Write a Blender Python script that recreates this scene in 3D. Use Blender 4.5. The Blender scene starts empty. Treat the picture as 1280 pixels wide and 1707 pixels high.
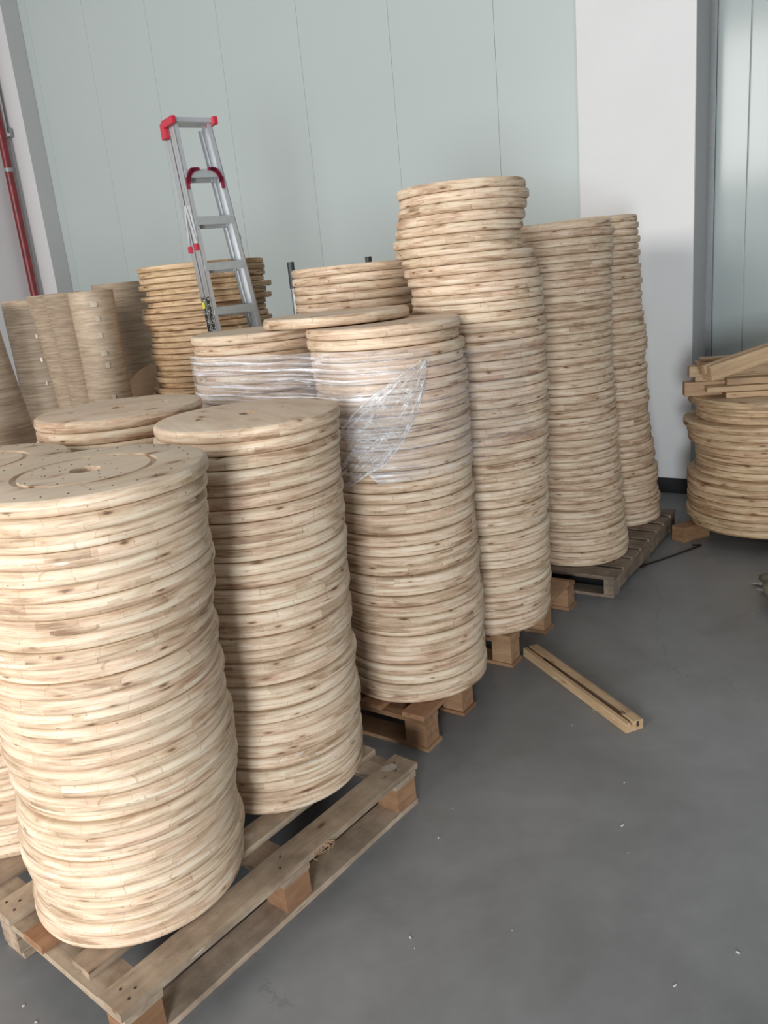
import bpy, bmesh, math, random
from mathutils import Vector, Matrix, noise

# ------------------------------------------------------------------ camera
scene = bpy.context.scene
col = scene.collection
CAM_H = 1.60
cd = bpy.data.cameras.new('camera')
cd.sensor_fit = 'VERTICAL'; cd.sensor_height = 24.0; cd.lens = 24.0 * 1340.0 / 1707.0
cd.clip_start = 0.05; cd.clip_end = 100
cam = bpy.data.objects.new('camera', cd); col.objects.link(cam)
RM = Matrix(((0.9952813, 0.0970315, 0.0), (-0.0272133, 0.2791348, -0.9598662), (-0.0931372, 0.9553369, 0.2804582)))
M4 = RM.to_4x4(); M4.translation = Vector((0, 0, CAM_H))
cam.matrix_world = M4
scene.camera = cam

# ------------------------------------------------------------------ exposure, world, lights
vs = scene.view_settings
vs.view_transform = 'Standard'; vs.look = 'None'; vs.gamma = 1.0; vs.use_curve_mapping = False
vs.exposure = 0.0
world = bpy.data.worlds.new('world'); scene.world = world; world.use_nodes = True
wb = world.node_tree.nodes['Background']
wb.inputs[0].default_value = (0.90, 0.95, 1.0, 1); wb.inputs[1].default_value = 0.36

def area_light(name, loc, target, sx, sy, power, color):
    l = bpy.data.lights.new(name, 'AREA'); l.shape = 'RECTANGLE'; l.size = sx; l.size_y = sy
    l.energy = power; l.color = color
    o = bpy.data.objects.new(name, l); col.objects.link(o); o.location = loc
    o.rotation_euler = (Vector(target) - Vector(loc)).to_track_quat('-Z', 'Y').to_euler()
    return o
# the high window band left behind the camera and the open gate straight behind it
area_light('window_daylight', (-7.0, -3.4, 4.1), (0.6, 4.4, 1.2), 4.4, 2.7, 650, (1.0, 0.97, 0.93))
area_light('gate_daylight', (-0.9, -3.5, 1.05), (-0.4, 7.0, 2.6), 1.1, 1.5, 300, (0.90, 0.95, 1.0))

# ------------------------------------------------------------------ helpers
PI = math.pi
def link(o, parent=None):
    col.objects.link(o)
    if parent is not None: o.parent = parent
    return o
def tag(o, label=None, cat=None, group=None, kind=None):
    if label: o['label'] = label
    if cat: o['category'] = cat
    if group: o['group'] = group
    if kind: o['kind'] = kind
    return o
def empty(name, loc=(0, 0, 0), rz=0.0):
    o = bpy.data.objects.new(name, None); o.location = loc; o.rotation_euler = (0, 0, rz); o.empty_display_size = .05
    return link(o)
def finish(bm, name, mat, parent=None, loc=(0, 0, 0), rot=(0, 0, 0), smooth=False, angle=None):
    me = bpy.data.meshes.new(name); bm.normal_update(); bm.to_mesh(me); bm.free()
    if mat: me.materials.append(mat)
    if smooth:
        for p in me.polygons: p.use_smooth = True
        if angle: me.set_sharp_from_angle(angle=angle)
    o = bpy.data.objects.new(name, me); o.location = loc; o.rotation_euler = rot
    return link(o, parent)
def bm_box(bm, c, s, rz=0.0, bevel=0.0, M=None):
    m = Matrix.Translation(c) @ Matrix.Rotation(rz, 4, 'Z') @ Matrix.Diagonal((s[0], s[1], s[2], 1))
    if M is not None: m = M @ m
    r = bmesh.ops.create_cube(bm, size=1.0, matrix=m)
    if bevel:
        es = list({e for v in r['verts'] for e in v.link_edges})
        bmesh.ops.bevel(bm, geom=es, offset=bevel, segments=2, affect='EDGES', profile=.6)
def bm_tube(bm, pts, r, seg=10, cap=True):
    rings = []
    n = len(pts); pts = [Vector(p) for p in pts]
    rr = r if isinstance(r, (list, tuple)) else [r] * n
    for i, p in enumerate(pts):
        d = (pts[min(i + 1, n - 1)] - pts[max(i - 1, 0)]).normalized()
        a = d.orthogonal().normalized() if i == 0 else (prev - d * prev.dot(d)).normalized()
        prev = a; b = d.cross(a)
        rings.append([bm.verts.new(p + (a * math.cos(2 * PI * k / seg) + b * math.sin(2 * PI * k / seg)) * rr[i]) for k in range(seg)])
    for i in range(n - 1):
        for k in range(seg):
            bm.faces.new((rings[i][k], rings[i][(k + 1) % seg], rings[i + 1][(k + 1) % seg], rings[i + 1][k]))
    if cap:
        bm.faces.new(list(reversed(rings[0]))); bm.faces.new(rings[-1])
def box(name, c, s, mat, parent=None, rz=0.0, bevel=0.0, rot=None):
    bm = bmesh.new(); bm_box(bm, (0, 0, 0), s, 0, bevel)
    return finish(bm, name, mat, parent, c, rot if rot else (0, 0, rz))

# ------------------------------------------------------------------ material helpers
class NT:
    def __init__(s, name):
        s.m = bpy.data.materials.new(name); s.m.use_nodes = True
        s.t = s.m.node_tree; s.b = s.t.nodes['Principled BSDF']; s.out = s.t.nodes['Material Output']
    def n(s, t, **k):
        nd = s.t.nodes.new(t)
        for a, v in k.items(): setattr(nd, a, v)
        return nd
    def l(s, a, b): s.t.links.new(a, b)
    def math(s, op, a, b=None, c=None, clamp=False):
        nd = s.n('ShaderNodeMath', operation=op); nd.use_clamp = clamp
        for i, v in enumerate((a, b, c)):
            if v is None: continue
            if isinstance(v, (int, float)): nd.inputs[i].default_value = v
            else: s.l(v, nd.inputs[i])
        return nd.outputs[0]
    def vmath(s, op, a, b):
        nd = s.n('ShaderNodeVectorMath', operation=op)
        for i, v in enumerate((a, b)):
            if isinstance(v, (tuple, list)): nd.inputs[i].default_value = v
            else: s.l(v, nd.inputs[i])
        return nd.outputs[0]
    def noise(s, vec, scale, detail=3, rough=.5, dist=0.0):
        nd = s.n('ShaderNodeTexNoise'); nd.inputs['Scale'].default_value = scale
        nd.inputs['Detail'].default_value = detail; nd.inputs['Roughness'].default_value = rough
        nd.inputs['Distortion'].default_value = dist
        s.l(vec, nd.inputs['Vector']); return nd.outputs['Fac']
    def ramp(s, fac, stops, interp='LINEAR'):
        nd = s.n('ShaderNodeValToRGB'); nd.color_ramp.interpolation = interp
        e = nd.color_ramp.elements
        while len(e) < len(stops): e.new(0.5)
        for i, (p, c) in enumerate(stops):
            e[i].position = p; e[i].color = (*c, 1) if len(c) == 3 else c
        s.l(fac, nd.inputs[0]); return nd.outputs[0]
    def mix(s, mode, fac, a, b):
        nd = s.n('ShaderNodeMix', data_type='RGBA', blend_type=mode)
        for sock, v in ((nd.inputs[0], fac), (nd.inputs[6], a), (nd.inputs[7], b)):
            if isinstance(v, (int, float)): sock.default_value = v
            elif isinstance(v, (tuple, list)): sock.default_value = (*v, 1) if len(v) == 3 else v
            else: s.l(v, sock)
        return nd.outputs[2]
    def combine(s, x, y, z):
        nd = s.n('ShaderNodeCombineXYZ')
        for i, v in enumerate((x, y, z)):
            if isinstance(v, (int, float)): nd.inputs[i].default_value = v
            else: s.l(v, nd.inputs[i])
        return nd.outputs[0]
    def sep(s, v):
        nd = s.n('ShaderNodeSeparateXYZ'); s.l(v, nd.inputs[0]); return nd.outputs
    def bump(s, h, strength, dist=.002):
        nd = s.n('ShaderNodeBump'); nd.inputs['Strength'].default_value = strength
        nd.inputs['Distance'].default_value = dist; s.l(h, nd.inputs['Height']); s.l(nd.outputs[0], s.b.inputs['Normal'])
    def rough(s, v): s.b.inputs['Roughness'].default_value = v
    def color(s, v):
        if isinstance(v, tuple): s.b.inputs['Base Color'].default_value = (*v, 1)
        else: s.l(v, s.b.inputs['Base Color'])

def plain(name, c, rough=.5, metal=0.0, var=.06, scale=30, bump=0.0):
    k = NT(name); tc = k.n('ShaderNodeTexCoord').outputs['Object']
    f = k.noise(tc, scale, 4)
    a = tuple(x * (1 - var) for x in c); b = tuple(min(1, x * (1 + var)) for x in c)
    k.color(k.ramp(f, [(.3, a), (.7, b)])); k.rough(rough); k.b.inputs['Metallic'].default_value = metal
    if bump: k.bump(f, bump)
    return k.m

def wood(name, tones, plank=.085, ply=True, knots=1.0, dirt=0.0, rough=.62, contrast=1.0, grainz=150.0, block=.9, bump=.35):
    """solid timber: planks glued side by side, two crossed plies, every object with its own random cut"""
    k = NT(name)
    tc = k.n('ShaderNodeTexCoord').outputs['Object']
    rnd = k.n('ShaderNodeObjectInfo').outputs['Random']
    x, y, z = k.sep(tc)
    r1 = k.math('MULTIPLY', rnd, 37.31); r2 = k.math('MULTIPLY', rnd, 91.7)
    if ply:
        up = k.math('GREATER_THAN', z, 0.0)
        mx = k.n('ShaderNodeMix', data_type='FLOAT'); k.l(up, mx.inputs[0]); k.l(y, mx.inputs[2]); k.l(x, mx.inputs[3]); a = mx.outputs[0]
        mx = k.n('ShaderNodeMix', data_type='FLOAT'); k.l(up, mx.inputs[0]); k.l(x, mx.inputs[2]); k.l(y, mx.inputs[3]); b = mx.outputs[0]
        r2 = k.math('ADD', r2, k.math('MULTIPLY', up, 17.3))
    else:
        a, b = x, y
    pb = k.math('DIVIDE', k.math('ADD', b, r1), plank)
    pid = k.math('FLOOR', pb)
    wn0 = k.n('ShaderNodeTexWhiteNoise', noise_dimensions='2D'); k.l(k.combine(pid, r2, 0), wn0.inputs['Vector'])
    la = k.math('DIVIDE', k.math('ADD', a, k.math('MULTIPLY', wn0.outputs['Value'], 3.0)), block)
    lid = k.math('FLOOR', la)
    wn = k.n('ShaderNodeTexWhiteNoise', noise_dimensions='3D'); k.l(k.combine(pid, lid, r2), wn.inputs['Vector'])
    tone = wn.outputs['Value']
    gv = k.combine(k.math('MULTIPLY', k.math('ADD', a, r2), 2.2), k.math('MULTIPLY', k.math('ADD', b, k.math('MULTIPLY', tone, 5.0)), 34.0), k.math('MULTIPLY', z, grainz))
    g = k.noise(gv, 1.0, 5, .62, .6)
    gv2 = k.combine(k.math('MULTIPLY', k.math('ADD', a, r1), 7.0), k.math('MULTIPLY', b, 9.0), k.math('ADD', k.math('MULTIPLY', z, 60.0), r2))
    g2 = k.noise(gv2, 1.0, 3, .55, .3)
    if ply:
        nz = k.math('ABSOLUTE', k.sep(k.n('ShaderNodeTexCoord').outputs['Normal'])[2])
        side = k.math('LESS_THAN', nz, .8)
        rim = k.math('MULTIPLY', k.math('ARCTAN2', y, x), .27)
        s1 = k.noise(k.combine(k.math('MULTIPLY', k.math('ADD', rim, r1), 4.5), r2, k.math('MULTIPLY', z, 36.0)), 1.0, 4, .6, .5)
        s2 = k.noise(k.combine(k.math('MULTIPLY', k.math('ADD', rim, r2), 13.0), r1, k.math('MULTIPLY', z, 190.0)), 1.0, 3, .6, .3)
        sf = k.math('ADD', k.math('MULTIPLY', s1, .84), k.math('MULTIPLY', s2, .26))
        tf = k.math('ADD', k.math('ADD', k.math('MULTIPLY', g, .30), k.math('MULTIPLY', g2, .22)), .345)
        mx = k.n('ShaderNodeMix', data_type='FLOAT'); k.l(side, mx.inputs[0]); k.l(tf, mx.inputs[2]); k.l(sf, mx.inputs[3])
        f = k.math('MULTIPLY', k.math('SUBTRACT', mx.outputs[0], .535), 2.2 * contrast)
        f = k.math('ADD', k.math('ADD', f, .5), k.math('MULTIPLY', k.math('SUBTRACT', tone, .5), .17))
    else:
        f = k.math('ADD', k.math('MULTIPLY', tone, .30), k.math('ADD', k.math('MULTIPLY', g, .60 * contrast), k.math('MULTIPLY', g2, .5 * contrast)))
        f = k.math('SUBTRACT', f, .22 + .5 * (contrast - 1))
    c = k.ramp(f, [(.08, tones[0]), (.36, tones[1]), (.60, tones[2]), (.88, tones[3])])
    tint = k.ramp(k.math('FRACT', k.math('ADD', k.math('MULTIPLY', rnd, 7.7), k.math('MULTIPLY', tone, .3))), [(0, (1, .955, .92)), (.25, (.97, .97, .93)), (.5, (1, .93, .90)), (.75, (.93, .92, .87)), (1, (1, .955, .92))])
    c = k.mix('MULTIPLY', 1.0, c, tint)
    # knots and dark pockets
    vor = k.n('ShaderNodeTexVoronoi'); vor.inputs['Scale'].default_value = 1.0
    k.l(k.combine(k.math('MULTIPLY', k.math('ADD', a, r1), 6.0), k.math('MULTIPLY', k.math('ADD', b, r2), 13.0), k.math('MULTIPLY', z, 38.0)), vor.inputs['Vector'])
    kd = k.ramp(vor.outputs['Distance'], [(.055 * knots, (1, 1, 1)), (.16 * knots + .01, (0, 0, 0))])
    wk = k.n('ShaderNodeTexWhiteNoise', noise_dimensions='3D'); k.l(vor.outputs['Color'], wk.inputs['Vector'])
    kd = k.math('MULTIPLY', kd, k.math('GREATER_THAN', wk.outputs['Value'], .45))
    c = k.mix('MIX', k.math('MULTIPLY', kd, .85), c, (.10, .055, .028))
    halo = k.ramp(vor.outputs['Distance'], [(.10 * knots, (1, 1, 1)), (.34 * knots + .01, (0, 0, 0))])
    halo = k.math('MULTIPLY', halo, k.math('GREATER_THAN', wk.outputs['Value'], .45))
    c = k.mix('MULTIPLY', k.math('MULTIPLY', halo, .55), c, (.72, .52, .36))
    # glue lines between planks
    fr = k.math('FRACT', pb); e1 = k.math('LESS_THAN', fr, .012)
    fr2 = k.math('FRACT', la); e2 = k.math('LESS_THAN', fr2, .0035)
    e = k.math('MAXIMUM', e1, e2)
    if ply: e = k.math('MAXIMUM', e, k.math('MULTIPLY', k.math('LESS_THAN', k.math('ABSOLUTE', z), .0009), k.math('GREATER_THAN', k.noise(tc, 14, 2), .5)))
    c = k.mix('MULTIPLY', k.math('MULTIPLY', e, .38), c, (.45, .32, .2))
    # short cracks
    cv = k.combine(k.math('MULTIPLY', k.math('ADD', a, r2), 9.0), k.math('MULTIPLY', k.math('ADD', b, r1), 75.0), k.math('MULTIPLY', z, 230.0))
    cr = k.noise(cv, 1.0, 2, .5)
    crk = k.ramp(cr, [(.725, (0, 0, 0)), (.755, (1, 1, 1))])
    c = k.mix('MIX', k.math('MULTIPLY', crk, .8), c, (.09, .05, .03))
    # pale filler patches
    pt = k.noise(k.vmath('MULTIPLY', k.vmath('ADD', tc, k.combine(r1, r2, r1)), (11, 11, 60)), 1.0, 1, .5)
    c = k.mix('MIX', k.ramp(pt, [(.74, (0, 0, 0)), (.765, (.6, .6, .6))]), c, (.70, .63, .55))
    if dirt:
        d = k.noise(k.vmath('ADD', tc, k.combine(r1, r2, 0)), 7.0, 5, .7)
        c = k.mix('MULTIPLY', k.ramp(d, [(.35, (dirt,) * 3), (.68, (0, 0, 0))]), c, (.42, .38, .36))
    k.color(c); k.rough(rough)
    h = k.math('SUBTRACT', k.math('MULTIPLY', g, .5), k.math('ADD', k.math('MULTIPLY', crk, .8), k.math('MULTIPLY', kd, .4)))
    k.bump(h, bump, .0015)
    return k.m
random.seed(11)
PALE = ((.25, .15, .085), (.50, .36, .245), (.665, .525, .385), (.76, .65, .51))
WARM = ((.33, .18, .09), (.55, .37, .21), (.70, .50, .31), (.80, .63, .42))
m_flange = wood('pine_flange', PALE, contrast=1.0)
m_rough = wood('rough_pine', ((.17, .09, .045), (.40, .26, .145), (.60, .43, .26), (.72, .56, .37)), knots=1.6, contrast=.8, grainz=220, bump=.6, block=2.0)
m_pallet = wood('weathered_pallet_wood', ((.22, .16, .11), (.38, .29, .21), (.52, .42, .31), (.62, .52, .39)), plank=.5, ply=False, knots=.7, dirt=.75, rough=.8, block=5, grainz=40, bump=.7)
m_pallet_old = wood('old_grey_pallet_wood', ((.12, .085, .06), (.24, .185, .14), (.34, .27, .20), (.44, .36, .27)), plank=.5, ply=False, knots=.8, dirt=.9, rough=.85, block=5, grainz=40, bump=1.0)
m_pallet_new = wood('fresh_pallet_wood', ((.16, .075, .035), (.28, .15, .075), (.37, .22, .12), (.46, .31, .19)), plank=.5, ply=False, knots=.7, dirt=.4, rough=.7, block=5, grainz=40, bump=.5)
m_timber = wood('sawn_timber', ((.21, .11, .055), (.40, .25, .14), (.53, .37, .22), (.64, .49, .31)), plank=.6, ply=False, knots=.6, dirt=.2, block=6, grainz=40)
m_dark = plain('dark_pore', (.035, .02, .012), .8)

# ------------------------------------------------------------------ room setting
TH = math.radians(36)
W = Vector((math.cos(TH), -math.sin(TH), 0)); N = Vector((math.sin(TH), math.cos(TH), 0))
RZ = -TH
P0 = Vector((1.91, 5.31, 0)); PW = P0 + N * .33
def WP(s, d, z=0.0):            # along the wall, d metres out into the room, height
    v = PW + W * s - N * d; return Vector((v.x, v.y, z))
def wall_box(name, s0, s1, d0, d1, z0, z1, mat, parent=None, bevel=0.0):
    c = WP((s0 + s1) / 2, (d0 + d1) / 2, (z0 + z1) / 2)
    return box(name, c, (s1 - s0, d1 - d0, z1 - z0), mat, parent, RZ, bevel)

k = NT('sealed_concrete'); tc = k.n('ShaderNodeTexCoord').outputs['Object']
n1 = k.noise(tc, 1.3, 6, .62, .4); n2 = k.noise(tc, 9, 5, .6); n3 = k.noise(k.vmath('MULTIPLY', tc, (3, 18, 1)), 1.5, 4, .6)
c = k.ramp(n1, [(.32, (.160, .160, .158)), (.52, (.208, .209, .208)), (.72, (.250, .252, .253))])
c = k.mix('MULTIPLY', .45, c, k.ramp(n2, [(.3, (.72, .72, .72)), (.7, (1, 1, 1))]))
c = k.mix('MIX', k.ramp(n3, [(.62, (0, 0, 0)), (.80, (.22, .22, .22))]), c, (.30, .29, .28))
vr = k.n('ShaderNodeTexVoronoi', feature='DISTANCE_TO_EDGE'); vr.inputs['Scale'].default_value = .55
k.l(k.vmath('ADD', tc, k.vmath('MULTIPLY', k.combine(n1, n2, 0), (.5, .5, 0))), vr.inputs['Vector'])
ck = k.math('MULTIPLY', k.ramp(vr.outputs['Distance'], [(.0012, (1, 1, 1)), (.003, (0, 0, 0))]), k.math('GREATER_THAN', n2, .5))
c = k.mix('MIX', k.math('MULTIPLY', ck, .3), c, (.05, .05, .05))
sp = k.n('ShaderNodeTexVoronoi'); sp.inputs['Scale'].default_value = 9.0; k.l(tc, sp.inputs['Vector'])
wsp = k.n('ShaderNodeTexWhiteNoise', noise_dimensions='3D'); k.l(sp.outputs['Color'], wsp.inputs['Vector'])
spk = k.math('MULTIPLY', k.math('LESS_THAN', sp.outputs['Distance'], .045), k.math('GREATER_THAN', wsp.outputs['Value'], .82))
c = k.mix('MIX', k.math('MULTIPLY', spk, .6), c, (.5, .5, .48))
k.color(c); k.l(k.ramp(n2, [(.3, (.34,) * 3), (.7, (.5,) * 3)]), k.b.inputs['Roughness']); k.bump(n2, .08, .002)
m_floor = k.m

bm = bmesh.new(); bm_box(bm, (0, 3, -.05), (24, 26, .10))
tag(finish(bm, 'floor', m_floor), 'grey sealed concrete floor with faint scuffs and hairline cracks', kind='structure')

def panel_mat(name, base, rough):
    k = NT(name); tc = k.n('ShaderNodeTexCoord').outputs['Object']
    f = k.noise(tc, .8, 3); k.color(k.ramp(f, [(.3, tuple(x * .96 for x in base)), (.7, base)]))
    k.rough(rough); k.b.inputs['Specular IOR Level'].default_value = .45 if rough > .2 else .24
    k.bump(k.noise(k.vmath('MULTIPLY', tc, (2.2, 1, .35)), 1.6, 2), .07, .01)
    return k.m
m_panel = panel_mat('grey_green_steel_panel', (.545, .600, .580), .36)
m_panel_r = panel_mat('grey_green_steel_panel_glossy', (.43, .48, .47), .13)
m_white = plain('white_column_paint', (.74, .735, .725), .7, var=.02, scale=3)
m_wallw = plain('white_wall_paint', (.66, .63, .62), .75, var=.02, scale=2)
m_trim = plain('grey_metal_trim', (.30, .31, .31), .4, .2)
m_line = plain('pale_grey_green', (.52, .57, .555), .6)  # close to the panel colour, shows in the open panel joints
m_black = plain('black_skirting', (.012, .012, .013), .5)
m_grey = plain('column_side_shade', (.44, .44, .44), .6, var=.02, scale=2)

wall = wall_box('wall_back', -6.9, 4.6, -.10, -.012, 0, 5.6, m_line)
tag(wall, 'wall of tall grey green steel sandwich panels behind the stacks', kind='structure')
def child_box(name, s0, s1, d0, d1, z0, z1, mat, par, bevel=0.0):
    o = wall_box(name, s0, s1, d0, d1, z0, z1, mat, None, bevel)
    o.parent = par; o.matrix_parent_inverse = par.matrix_basis.inverted(); return o
s = -.38
while s > -6.6:
    s0 = max(s - .87, -6.9)
    child_box('panel', s0 + .0012, s - .0012, -.012, 0, 0, 5.6, m_panel, wall, .001)
    s -= .87
child_box('panel', -.378, .196, -.012, 0, 0, 5.6, m_panel, wall)
s = .24
for i, wd in enumerate((.19, .87, .87, .87, .87)):
    child_box('panel', s + .003, s + wd - .003, -.012, 0, 0, 5.6, m_panel_r, wall, .003); s += wd
t = child_box('corner_trim', .196, .238, -.012, .012, 0, 5.6, m_trim, wall)

# big white column in front of the wall
colm = wall_box('trim_1', -.528, .197, 0, .33, 0, 5.6, m_white, None, .004)
tag(colm, 'broad white square column with a black foot between the panel walls', kind='structure')
child_box('skirting', -.532, .201, .05, .337, 0, .105, m_black, colm)
child_box('side_face', .1975, .200, .004, .326, .105, 5.6, m_grey, colm)  # thin grey skin: shade on this side of the white column, as colour
# left corner column and left wall
lc = wall_box('trim_2', -6.86, -6.60, 0, .20, 0, 5.6, m_white, None, .004)
tag(lc, 'narrow white corner column at the far left end of the panel wall', kind='structure')
child_box('side_face', -6.600, -6.596, .004, .196, 0, 5.6, plain('corner_column_side_shade', (.50, .50, .49), .6, var=.02, scale=2), lc)  # side turned from the light, its shade put into a greyer paint
child_box('fillet', -6.93, -6.86, .0, .15, 0, 5.6, m_wallw, lc)
lw = wall_box('wall_left', -7.1, -6.93, -.1, 7.0, 0, 5.6, m_wallw)
tag(lw, 'white painted left wall behind the red pipe', kind='structure')

m_red = plain('red_gloss_paint', (.20, .018, .022), .35, var=.25, scale=14)
def red_pipe():
    base = WP(-6.85, .32)
    bm = bmesh.new(); bm_tube(bm, [(0, 0, 0), (0, 0, 5.5)], .042, 20)
    o = finish(bm, 'red_pipe', m_red, None, base, smooth=True, angle=1)
    tag(o, 'red painted vertical pipe running up the left wall beside the corner column', 'pipe')
    for z in (1.2, 3.05, 4.7):
        bm = bmesh.new(); bm_tube(bm, [(0, 0, z - .02), (0, 0, z + .02)], .047, 20)
        finish(bm, 'pipe_clamp', m_trim, o, (0, 0, 0), smooth=True, angle=1)
red_pipe()
# pale pipe bracket high on the corner column
def high_bracket():
    o = empty('wall_bracket', WP(-6.83, .215, 3.42), RZ)
    tag(o, 'small pale bracket with conduit high on the far left corner column', 'bracket')
    box('bracket_plate', (-.02, -.01, 0), (.11, .012, .09), m_trim, o, bevel=.003)
    bm = bmesh.new(); bm_tube(bm, [(-.03, -.03, .0), (-.03, -.03, 1.9)], .012, 10); finish(bm, 'conduit', m_white, o, smooth=True)
    box('bracket_arm', (-.04, -.03, -.02), (.08, .04, .03), m_white, o, bevel=.004)
high_bracket()

# ------------------------------------------------------------------ round pine flanges
def disc_mesh(name, R, t, rnd, seg=72, wob=.0, seed=0, mat=None):
    bm = bmesh.new(); rings = []
    h = t / 2
    prof = [(R - rnd, -h)]
    for i in range(1, 4):
        a = -PI / 2 + (PI / 2) * i / 3; prof.append((R - rnd + rnd * math.cos(a), -h + rnd + rnd * math.sin(a)))
    for i in range(0, 3):
        a = (PI / 2) * i / 3; prof.append((R - rnd + rnd * math.cos(a), h - rnd + rnd * math.sin(a)))
    prof.append((R - rnd, h))
    for r, z in prof:
        ring = []
        for k_ in range(seg):
            a = 2 * PI * k_ / seg
            w = 1 + wob * noise.noise(Vector((math.cos(a) * 2.2 + seed * 7, math.sin(a) * 2.2, z * 20)))
            ring.append(bm.verts.new((r * w * math.cos(a), r * w * math.sin(a), z)))
        rings.append(ring)
    for i in range(len(rings) - 1):
        for k_ in range(seg):
            bm.faces.new((rings[i][k_], rings[i][(k_ + 1) % seg], rings[i + 1][(k_ + 1) % seg], rings[i + 1][k_]))
    bm.faces.new(list(reversed(rings[0]))); bm.faces.new(rings[-1])
    me = bpy.data.meshes.new(name); bm.normal_update(); bm.to_mesh(me); bm.free()
    me.materials.append(mat or m_flange)
    for p in me.polygons: p.use_smooth = len(p.vertices) == 4
    return me
T0 = .036
def variants(R, t, n=4, **k): return [disc_mesh('flange_disc', R - (0, .002, .0035, .001)[i % 4], t, .0105, wob=.006, seed=i, **k) for i in range(n)]
V27 = variants(.27, .0349); V26 = variants(.262, .0349); V25 = variants(.25, .0349)

ORD = ['zeroth', 'first', 'second', 'third', 'fourth', 'fifth', 'sixth', 'seventh', 'eighth', 'ninth', 'tenth', 'eleventh', 'twelfth',
       'thirteenth', 'fourteenth', 'fifteenth', 'sixteenth', 'seventeenth', 'eighteenth', 'nineteenth', 'twentieth', 'twenty-first',
       'twenty-second', 'twenty-third', 'twenty-fourth', 'twenty-fifth', 'twenty-sixth', 'twenty-seventh', 'twenty-eighth', 'twenty-ninth', 'thirtieth']
def place_word(i, n):
    top = n - 1 - i
    if top == 0: return 'topmost'
    if i == 0: return 'lowest'
    if top <= i: return ORD[top + 1] + ' from the top'
    return ORD[i + 1] + ' from the bottom'
def lab(i, n, where, what='pale round pine flange', total=None):
    w = place_word(i, total or n)
    if w in ('topmost', 'lowest'): return '%s, %s of %s' % (what, w, where)
    return '%s, %s in %s' % (what, w, where)
flange0 = [None]
def flange(x, y, z, me, label, group, tilt=(0, 0), name='pine_flange', cat='wooden disc'):
    if flange0[0] is None:
        o = bpy.data.objects.new(name, me); flange0[0] = o
    else:
        o = flange0[0].copy(); o.data = me; o.name = name
    o.location = (x, y, z); o.rotation_euler = (tilt[0], tilt[1], random.uniform(0, 2 * PI))
    col.objects.link(o)
    tag(o, label, cat, group); return o

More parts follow.
